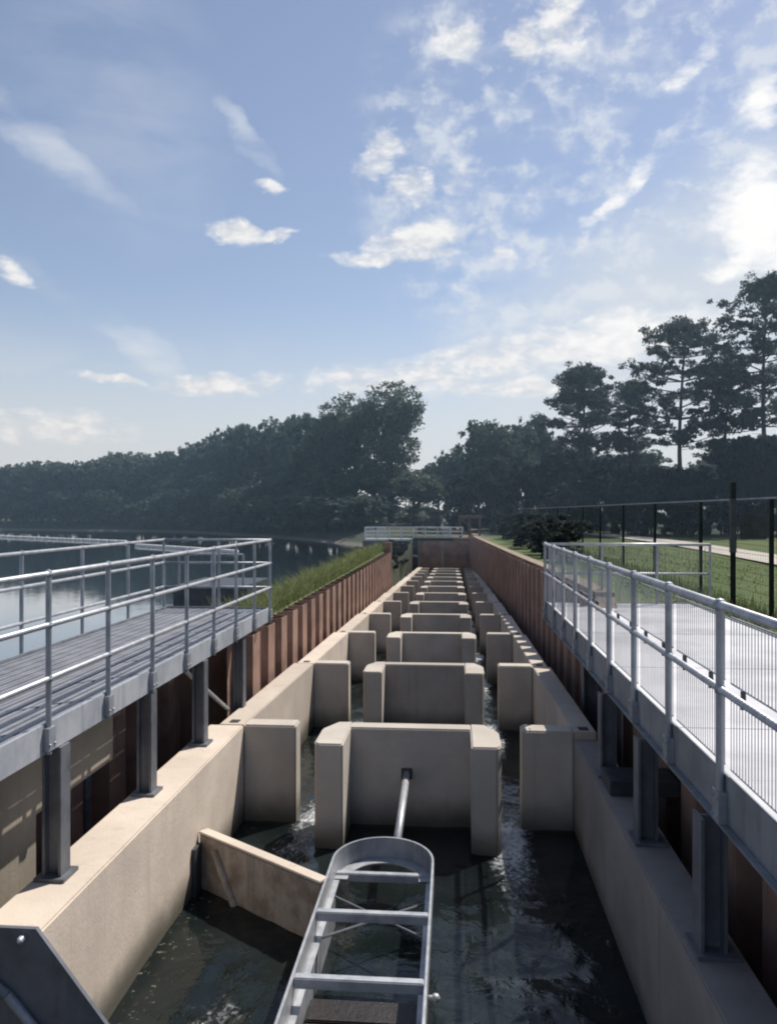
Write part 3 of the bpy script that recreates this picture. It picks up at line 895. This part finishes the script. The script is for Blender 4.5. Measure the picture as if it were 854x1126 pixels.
while px < 380:
    d = float(np.interp(px, [-100, 0, 187, 300, 400], [156, 150, 134, 108, 90])) + rng.uniform(1, 4)
    plant('fbush', 'bush', px, rng.uniform(520, 538), d, rng.uniform(4.2, 5.6), 'low dark bush at the water edge below the far shore wood', 'bush', G2)
    px += rng.uniform(15, 22)
# second row low wood to close the skyline behind
# tall grey-green trees in the middle
plant('willow', 'broadleaf_tree', 390, 430, 98, 4.6, 'tall airy grey green tree with sky showing through, left of a taller twin')
plant('willow', 'broadleaf_tree', 430, 418, 96, 5.2, 'tallest airy grey green tree at the centre, above the footbridge', rot=2.0)
plant('mid0', 'broadleaf_tree', 368, 446, 100, 5.0, 'dense dark tree pressed against the left of the tall airy trees')
plant('willow2', 'broadleaf_tree', 455, 512, 88, 4.0, 'low rounded lighter green tree below the tall airy trees')
plant('mid1', 'broadleaf_tree', 410, 500, 92, 4.5, 'dense dark green tree under the two tall airy trees')
plant('mid2', 'broadleaf_tree', 482, 505, 110, 4.2, 'small dark tree in the dip of the skyline right of the tall trees')
plant('mid1', 'broadleaf_tree', 500, 486, 105, 3.2, 'thin topped tree at the right side of the skyline dip')
# right-hand wood
plant('mid0', 'broadleaf_tree', 541, 451, 92, 4.2, 'dense square shouldered dark tree, first of the wood on the right', rot=.4)
plant('mid2', 'broadleaf_tree', 568, 462, 95, 4.0, 'dark tree squeezed beside the square shouldered tree on the right')
plant('mid1', 'broadleaf_tree', 590, 446, 98, 3.2, 'slim dark tree with a pointed top beside the round pine')
plant('mid0', 'broadleaf_tree', 700, 488, 95, 4.2, 'dark broadleaf tree between the round pine and the wide pine')
plant('mid2', 'broadleaf_tree', 838, 474, 78, 4.6, 'dark broadleaf tree under the pine at the right edge')
G4 = 'broadleaf trees closing the wood behind the pines'
for (p, ty, w_) in [(512, 500, 4), (536, 486, 4), (562, 480, 4.4), (604, 478, 4.2), (630, 484, 4), (656, 492, 4.2), (676, 496, 4), (716, 506, 4), (770, 502, 4.2), (792, 490, 4.4), (818, 478, 4.6), (846, 474, 4.6), (872, 486, 4.6)]:
    plant('mid%d' % rng.randint(0, 2), 'broadleaf_tree', p, ty, rng.uniform(102, 112), w_ * 1.12, 'dark broadleaf tree in the background row behind the right hand pines', 'tree', G4)
for i, yy in enumerate((44.6, 48.5, 53, 58, 63, 67.5)):
    tr_, cr_, H_, W_ = protos['bush%d' % (i % 2)]
    t = thing('bush', 'small dark bush on the damp slope past the end of the left sheet piling', 'bush', (-5.0 + .25 * math.sin(i * 2.1), yy, -2.6), 'bushes past the end of the left sheet piling')
    t.scale = (.36, .5, .36); t.rotation_euler = (0, 0, i * 1.3)
    for nm, me in (('trunk', tr_), ('crown', cr_)):
        o = bpy.data.objects.new(nm, me); COL.objects.link(o); o.parent = t
G3 = 'dark undergrowth beneath the pines on the right'
for (p, ty, d, w) in [(515, 520, 88, 3.4), (540, 505, 86, 3.5), (566, 508, 84, 3.5), (592, 512, 82, 3.5), (616, 502, 82, 3.4), (640, 512, 80, 3.4), (664, 506, 80, 3.4), (690, 516, 78, 3.4),
                       (716, 520, 78, 3.4), (742, 518, 76, 3.4), (768, 516, 76, 3.4), (792, 500, 74, 3.2), (816, 486, 74, 3.4), (842, 492, 72, 3.6), (868, 486, 72, 3.6), (620, 532, 74, 2.6), (700, 535, 72, 2.6), (760, 536, 70, 2.6)]:
    plant('bush%d' % rng.randint(0, 1), 'bush', p, ty, d, w, 'dark dense bush in the undergrowth beneath the right hand pines', 'bush', G3)

for i in range(11):
    yy = 35 + 3.3 * i
    tr_, cr_, H_, W_ = protos['bush%d' % (i % 2)]
    t = thing('bush', 'low dark bush in the hedge between right hand sheet piling and mesh fence', 'bush', (4.9 + .35 * math.sin(i * 2.7), yy, -.65), 'hedge bushes between right sheet piling and mesh fence')
    t.scale = (.42, .62, .36 + .06 * math.sin(i * 1.9)); t.rotation_euler = (0, 0, i * 1.7)
    for nm, me in (('trunk', tr_), ('crown', cr_)):
        o = bpy.data.objects.new(nm, me); COL.objects.link(o); o.parent = t

def make_pine(label, px, topy, d, spread, crown_lo, seed, lean=0, n_tier=9, round_top=False, dens=1.0):
    r = random.Random(seed)
    x, y = ground_at(px, d); z0 = hgt(x, y, 'right'); H = top_at(topy, d) - z0
    t = thing('pine_tree', label, 'tree', (x, y, z0 - .2))
    mb = MB(); cs, rs, ns = [], [], []
    def axis(f): return Vector((lean * f + .25 * math.sin(f * 5 + seed), .2 * math.sin(f * 4), H * f))
    limb(mb, [axis(f / 8) for f in range(9)], .30, .05)
    n_tier = int(n_tier * 1.5)
    for k in range(n_tier):
        f = crown_lo + (0.98 - crown_lo) * (k / (n_tier - 1)) ** .9
        q = (f - crown_lo) / (1 - crown_lo)
        w = spread * (.66 + .34 * math.sin(math.pi * q * .9)) * math.sqrt(max(.04, 1 - q ** 2.6)) * r.uniform(.75, 1.1)
        f += r.uniform(-.02, .02) * (q < .9)
        nb = r.randint(3, 6)
        a0 = r.uniform(0, 6.28)
        for j in range(nb):
            a = a0 + j * 2 * math.pi / nb + r.uniform(-.35, .35)
            L = w * r.uniform(.42, 1.1)
            b0 = axis(f - .05); tip = b0 + Vector((math.cos(a) * L, math.sin(a) * L, r.uniform(.0, .28) * L + .2))
            midp = b0.lerp(tip, .5) + Vector((0, 0, -.04 * L))
            limb(mb, [b0, midp, tip], .075, .02)
            for m in range(8):
                ff = r.uniform(.35, 1.06); c = b0.lerp(tip, ff) + Vector((r.uniform(-.75, .75), r.uniform(-.75, .75), r.uniform(-.1, .55)))
                cs.append(tuple(c)); rs.append(r.uniform(.25, .72)); ns.append(int(66 * dens * r.uniform(.6, 1.3)))
    for k in range(8):
        c = axis(.985) + Vector((r.uniform(-1, 1) * spread * .28, r.uniform(-1, 1) * spread * .28, r.uniform(-.9, .1)))
        cs.append(tuple(c)); rs.append(r.uniform(.5, .9)); ns.append(50)
    for f in np.arange(.25, crown_lo, .07):        # dead snags on the bare trunk
        a = r.uniform(0, 6.28); b0 = axis(f); limb(mb, [b0, b0 + Vector((math.cos(a) * 1.2, math.sin(a) * 1.2, .1))], .03, .01)
    mb.build('trunk', 'bark', t).location = (0, 0, 0)
    tr = [c for c in t.children][0]
    me = tr.data
    for v in me.vertices: v.co += ORG[t.name]       # trunk was modelled from the tree's own foot
    cr = bpy.data.objects.new('crown', leaf_mesh('pine_crown', cs, rs, ns, .125, 'leaf_pine', .62, seed)); COL.objects.link(cr); cr.parent = t
    return t
make_pine('round headed dark pine standing left of the wide layered pine', 640, 398, 84, 5.8, .5, 5, round_top=True, n_tier=9, dens=1.25)
make_pine('wide layered pine with spreading flat boughs, highest inside the frame', 750, 344, 78, 8.2, .47, 9, n_tier=10)
make_pine('thin pine with sparse crown, between the round and the wide pine', 694, 415, 86, 4.2, .5, 14, n_tier=7, dens=.8)
make_pine('leaning pine with low crown, right of the wide layered pine', 796, 392, 80, 5.0, .45, 21, n_tier=8, lean=.6)
make_pine('tallest pine cut by the right edge of the view', 842, 296, 74, 6.6, .46, 27, n_tier=10)

# long grass on the left bank
g = np.random.default_rng(5); mb = MB()
for i in range(9000):
    y = 13.2 + 29 * g.uniform() ** 1.25; x = -3.72 - 2.3 * g.uniform() ** 1.3
    z = hgt(x, y, 'left')
    h = g.uniform(.18, .58) * (1 + .5 * noise.noise(Vector((x, y * .7, 1)))) * (1.15 if x > -4.6 else .8); a = g.uniform(0, 6.28); w = .012 + .006 * (y > 22)
    lx, ly = g.normal(0, .2), g.normal(0, .2)
    dx, dy = math.cos(a) * w, math.sin(a) * w
    mb.add([(x - dx, y - dy, z - .03), (x + dx, y + dy, z - .03), (x + lx * .5 + dx * .7, y + ly * .5 + dy * .7, z + h * .6), (x + lx * .5 - dx * .7, y + ly * .5 - dy * .7, z + h * .6), (x + lx * 1.3, y + ly * 1.3, z + h)],
           [(0, 1, 2, 3), (3, 2, 4)])
ob = mb.build('grass', 'grass'); kind(ob, 'stuff')
ob['label'] = 'long yellow green grass growing along the top of the left bank'; ob['category'] = 'grass'

# thin summer haze lying over the lake and the far woods
hm = bpy.data.materials.new('haze'); hm.use_nodes = True
hn = NT(hm.node_tree); hm.node_tree.nodes.remove(hm.node_tree.nodes['Principled BSDF'])
vs_ = hn.node('ShaderNodeVolumeScatter'); vs_.inputs['Color'].default_value = (.52, .76, 1, 1)
vs_.inputs['Density'].default_value = .0014; vs_.inputs['Anisotropy'].default_value = .35
hn.l.new(vs_.outputs[0], hn.n['Material Output'].inputs['Volume'])
kind(MB().box(-420, 420, 34, 330, -1.3, 34).build('haze', hm), 'structure')

mb = MB()
for i in range(7000):
    y = 9 + 40 * g.uniform() ** 1.5; x = (6.25 + g.normal(0, .35)) if i % 2 else g.uniform(4.6, 12)
    z = hgt(x, y, 'right'); h = g.uniform(.06, .28) * (1.4 if i % 2 else .45); a = g.uniform(0, 6.28); w_ = .010 + .0006 * y
    lx, ly = g.normal(0, .08), g.normal(0, .08); dx, dy = math.cos(a) * w_, math.sin(a) * w_
    mb.add([(x - dx, y - dy, z - .02), (x + dx, y + dy, z - .02), (x + lx, y + ly, z + h)], [(0, 1, 2)])
M['weeds'] = leaf_mat('rough_grass', (.16, .195, .085), (.115, .15, .062), (.22, .22, .11))
ob = mb.build('grass', 'weeds'); kind(ob, 'stuff')
ob['label'] = 'rough short grass and weeds along the foot of the mesh fence'; ob['category'] = 'grass'

# ------------------------------------------------------------------ sun and sky
AZ, EL = R(43), R(55)
sd = bpy.data.lights.new('sun', 'SUN'); so = bpy.data.objects.new('sun', sd); COL.objects.link(so)
sd.energy = 5.6; sd.angle = R(.53); sd.color = (1, .94, .85)
sv = Vector((math.sin(AZ) * math.cos(EL), math.cos(AZ) * math.cos(EL), math.sin(EL)))
so.rotation_euler = (-sv).to_track_quat('-Z', 'Y').to_euler(); so.location = (20, 20, 30)

w = bpy.data.worlds.new('World'); sc.world = w; w.use_nodes = True
T = NT(w.node_tree); bg = w.node_tree.nodes['Background']; bg.inputs[1].default_value = .13
sky = T.node('ShaderNodeTexSky', sky_type='NISHITA', sun_disc=False)
sky.sun_elevation = EL; sky.sun_rotation = AZ; sky.air_density = 1.0; sky.dust_density = .5; sky.ozone_density = 1.6
vec = T.node('ShaderNodeTexCoord').outputs['Generated']
X, Y, Z = T.xyz(vec)
az = T.m('ARCTAN2', X, Y); el = T.m('ARCSINE', Z)
def dirn(px, py):
    u, v = (px - CX) / F, (CY - py) / F
    x, y = u * CT - ST, u * ST + CT
    return math.atan2(x, y), math.atan2(v, math.hypot(x, y))
q = T.comb(az, T.m('MULTIPLY', el, 1.5), 0.0)
_, dc = T.noise(q, 9, 5, .6)
dr, dg, db = T.xyz(dc)
az2 = T.m('ADD', az, T.m('MULTIPLY', T.m('SUBTRACT', dr, .5), .10))
el2 = T.m('ADD', el, T.m('MULTIPLY', T.m('SUBTRACT', dg, .5), .055))
F1, _ = T.noise(T.comb(az, T.m('MULTIPLY', el, 1.9), .3), 30, 10, .60, .15)
F2, _ = T.noise(T.comb(az, T.m('MULTIPLY', el, 1.3), 2.1), 30, 9, .60, .1)
F3, _ = T.noise(T.comb(az, T.m('MULTIPLY', el, 3.0), 4.4), 6, 6, .6, .2)
def ell(px, py, rx, ry, ang=0., soft=False):
    a, e = dirn(px, py); rx /= F; ry /= F
    dx = T.m('SUBTRACT', az if soft else az2, a); dy = T.m('SUBTRACT', el if soft else el2, e)
    c, s = math.cos(ang), math.sin(ang)
    xx = T.m('ADD', T.m('MULTIPLY', dx, c / rx), T.m('MULTIPLY', dy, s / rx))
    yy = T.m('ADD', T.m('MULTIPLY', dx, -s / ry), T.m('MULTIPLY', dy, c / ry))
    return T.m('SUBTRACT', 1.0, T.m('ADD', T.m('MULTIPLY', xx, xx), T.m('MULTIPLY', yy, yy)), clamp=True)
def total(lst, op='MAXIMUM'):
    r = lst[0]
    for v in lst[1:]: r = T.m(op, r, v)
    return r
puffs = [(452, 266, 78, 22, .05, 1.05), (430, 282, 90, 12, 0, .95), (262, 256, 46, 18, -.15, .95), (300, 262, 30, 8, .5, .8), (290, 208, 26, 8, 0, .75), (418, 170, 24, 42, -.5, .8), (450, 205, 30, 28, -.5, .85), (505, 42, 42, 26, 0, .8), (574, 50, 28, 26, 0, .9), (612, 26, 34, 40, .8, .8),
         (848, 238, 62, 74, .4, .95), (806, 286, 54, 18, .2, .75), (842, 112, 40, 22, .3, .8), (240, 420, 95, 20, .03, .85), (125, 416, 46, 7, -.05, .8), (430, 416, 140, 28, .05, .9), (620, 380, 230, 32, .12, .9), (560, 425, 150, 16, .03, .75), (60, 468, 130, 22, 0, .7), (12, 290, 40, 14, -.4, .75), (760, 70, 50, 18, .6, .6), (660, 232, 46, 16, .8, .75), (700, 195, 50, 12, .6, .6), (500, 195, 26, 20, .2, .55), (550, 280, 22, 12, 0, .6)]
Pm = total([T.m('MULTIPLY', ell(*p[:5]), p[5]) for p in puffs])
F4, _ = T.noise(T.comb(az, T.m('MULTIPLY', el, 1.7), 7.7), 12, 8, .58, .2)
nz = T.m('ADD', T.m('MULTIPLY', T.m('SUBTRACT', F1, .5), 1.3), T.m('MULTIPLY', T.m('SUBTRACT', F4, .5), 1.1))
aP = T.ramp(T.m('ADD', T.m('MULTIPLY', Pm, .95), nz), .16, .95)
aP = T.m('MULTIPLY', aP, T.ramp(Pm, 0, .45))
wisps = total([T.m('MULTIPLY', ell(50, 160, 120, 20, -.55), .62), T.m('MULTIPLY', ell(275, 155, 48, 16, -.9), .6), T.m('MULTIPLY', ell(165, 388, 90, 18, -.55), .6), T.m('MULTIPLY', ell(50, 300, 120, 14, -.5), .3),
               T.m('MULTIPLY', ell(130, 120, 130, 150, .3), .22)])
aW = T.m('MULTIPLY', wisps, T.ramp(F3, .30, .68))
field = ell(640, 170, 270, 240, .0, True)
fl = T.m('ADD', T.m('MULTIPLY', F2, .55), T.m('MULTIPLY', F4, .45))
aF = T.m('MULTIPLY', T.ramp(field, .0, .5), T.m('ADD', T.ramp(fl, .48, .62, 0, .54), T.ramp(F4, .42, .6, 0, .20)))
veil = T.m('MULTIPLY', T.ramp(ell(900, 400, 520, 250, .25, True), .0, .8), .85)
veil = T.m('MULTIPLY', veil, T.ramp(F3, .2, .6, .72, 1))
aF = T.m('MULTIPLY', aF, .95)
hz = T.m('MULTIPLY', T.ramp(el, .02, .27, 1, 0), .90)
bank = T.m('MULTIPLY', T.m('MULTIPLY', T.ramp(el, .10, .26, 1, 0), T.ramp(F3, .40, .60)), .75)
soft = total([veil, hz, bank])
skyc = T.mix(1.0, sky.outputs[0], rgba((1.04, .955, .955)), 'MULTIPLY')
skyc = T.mix(.17, skyc, rgba((3.0, 3.35, 3.8)))
c = T.mix(soft, skyc, rgba((5.0, 5.35, 5.75)))
c = T.mix(T.m('MAXIMUM', aF, aW), c, rgba((5.8, 6.1, 6.5)))
glow = T.ramp(ell(900, 230, 420, 300, 0, True), .2, 1)
lit = T.mix(T.ramp(F1, .35, .65), rgba((5.3, 5.45, 5.7)), rgba((7.0, 7.0, 7.0)))
lit = T.mix(glow, lit, rgba((7.7, 7.65, 7.6)))
c = T.mix(aP, c, lit)
# below the horizon: plain dim ground tone
c = T.mix(T.ramp(el, -.05, -.005, 1, 0), c, rgba((1.2, 1.3, 1.3)))
T.l.new(c, bg.inputs[0])
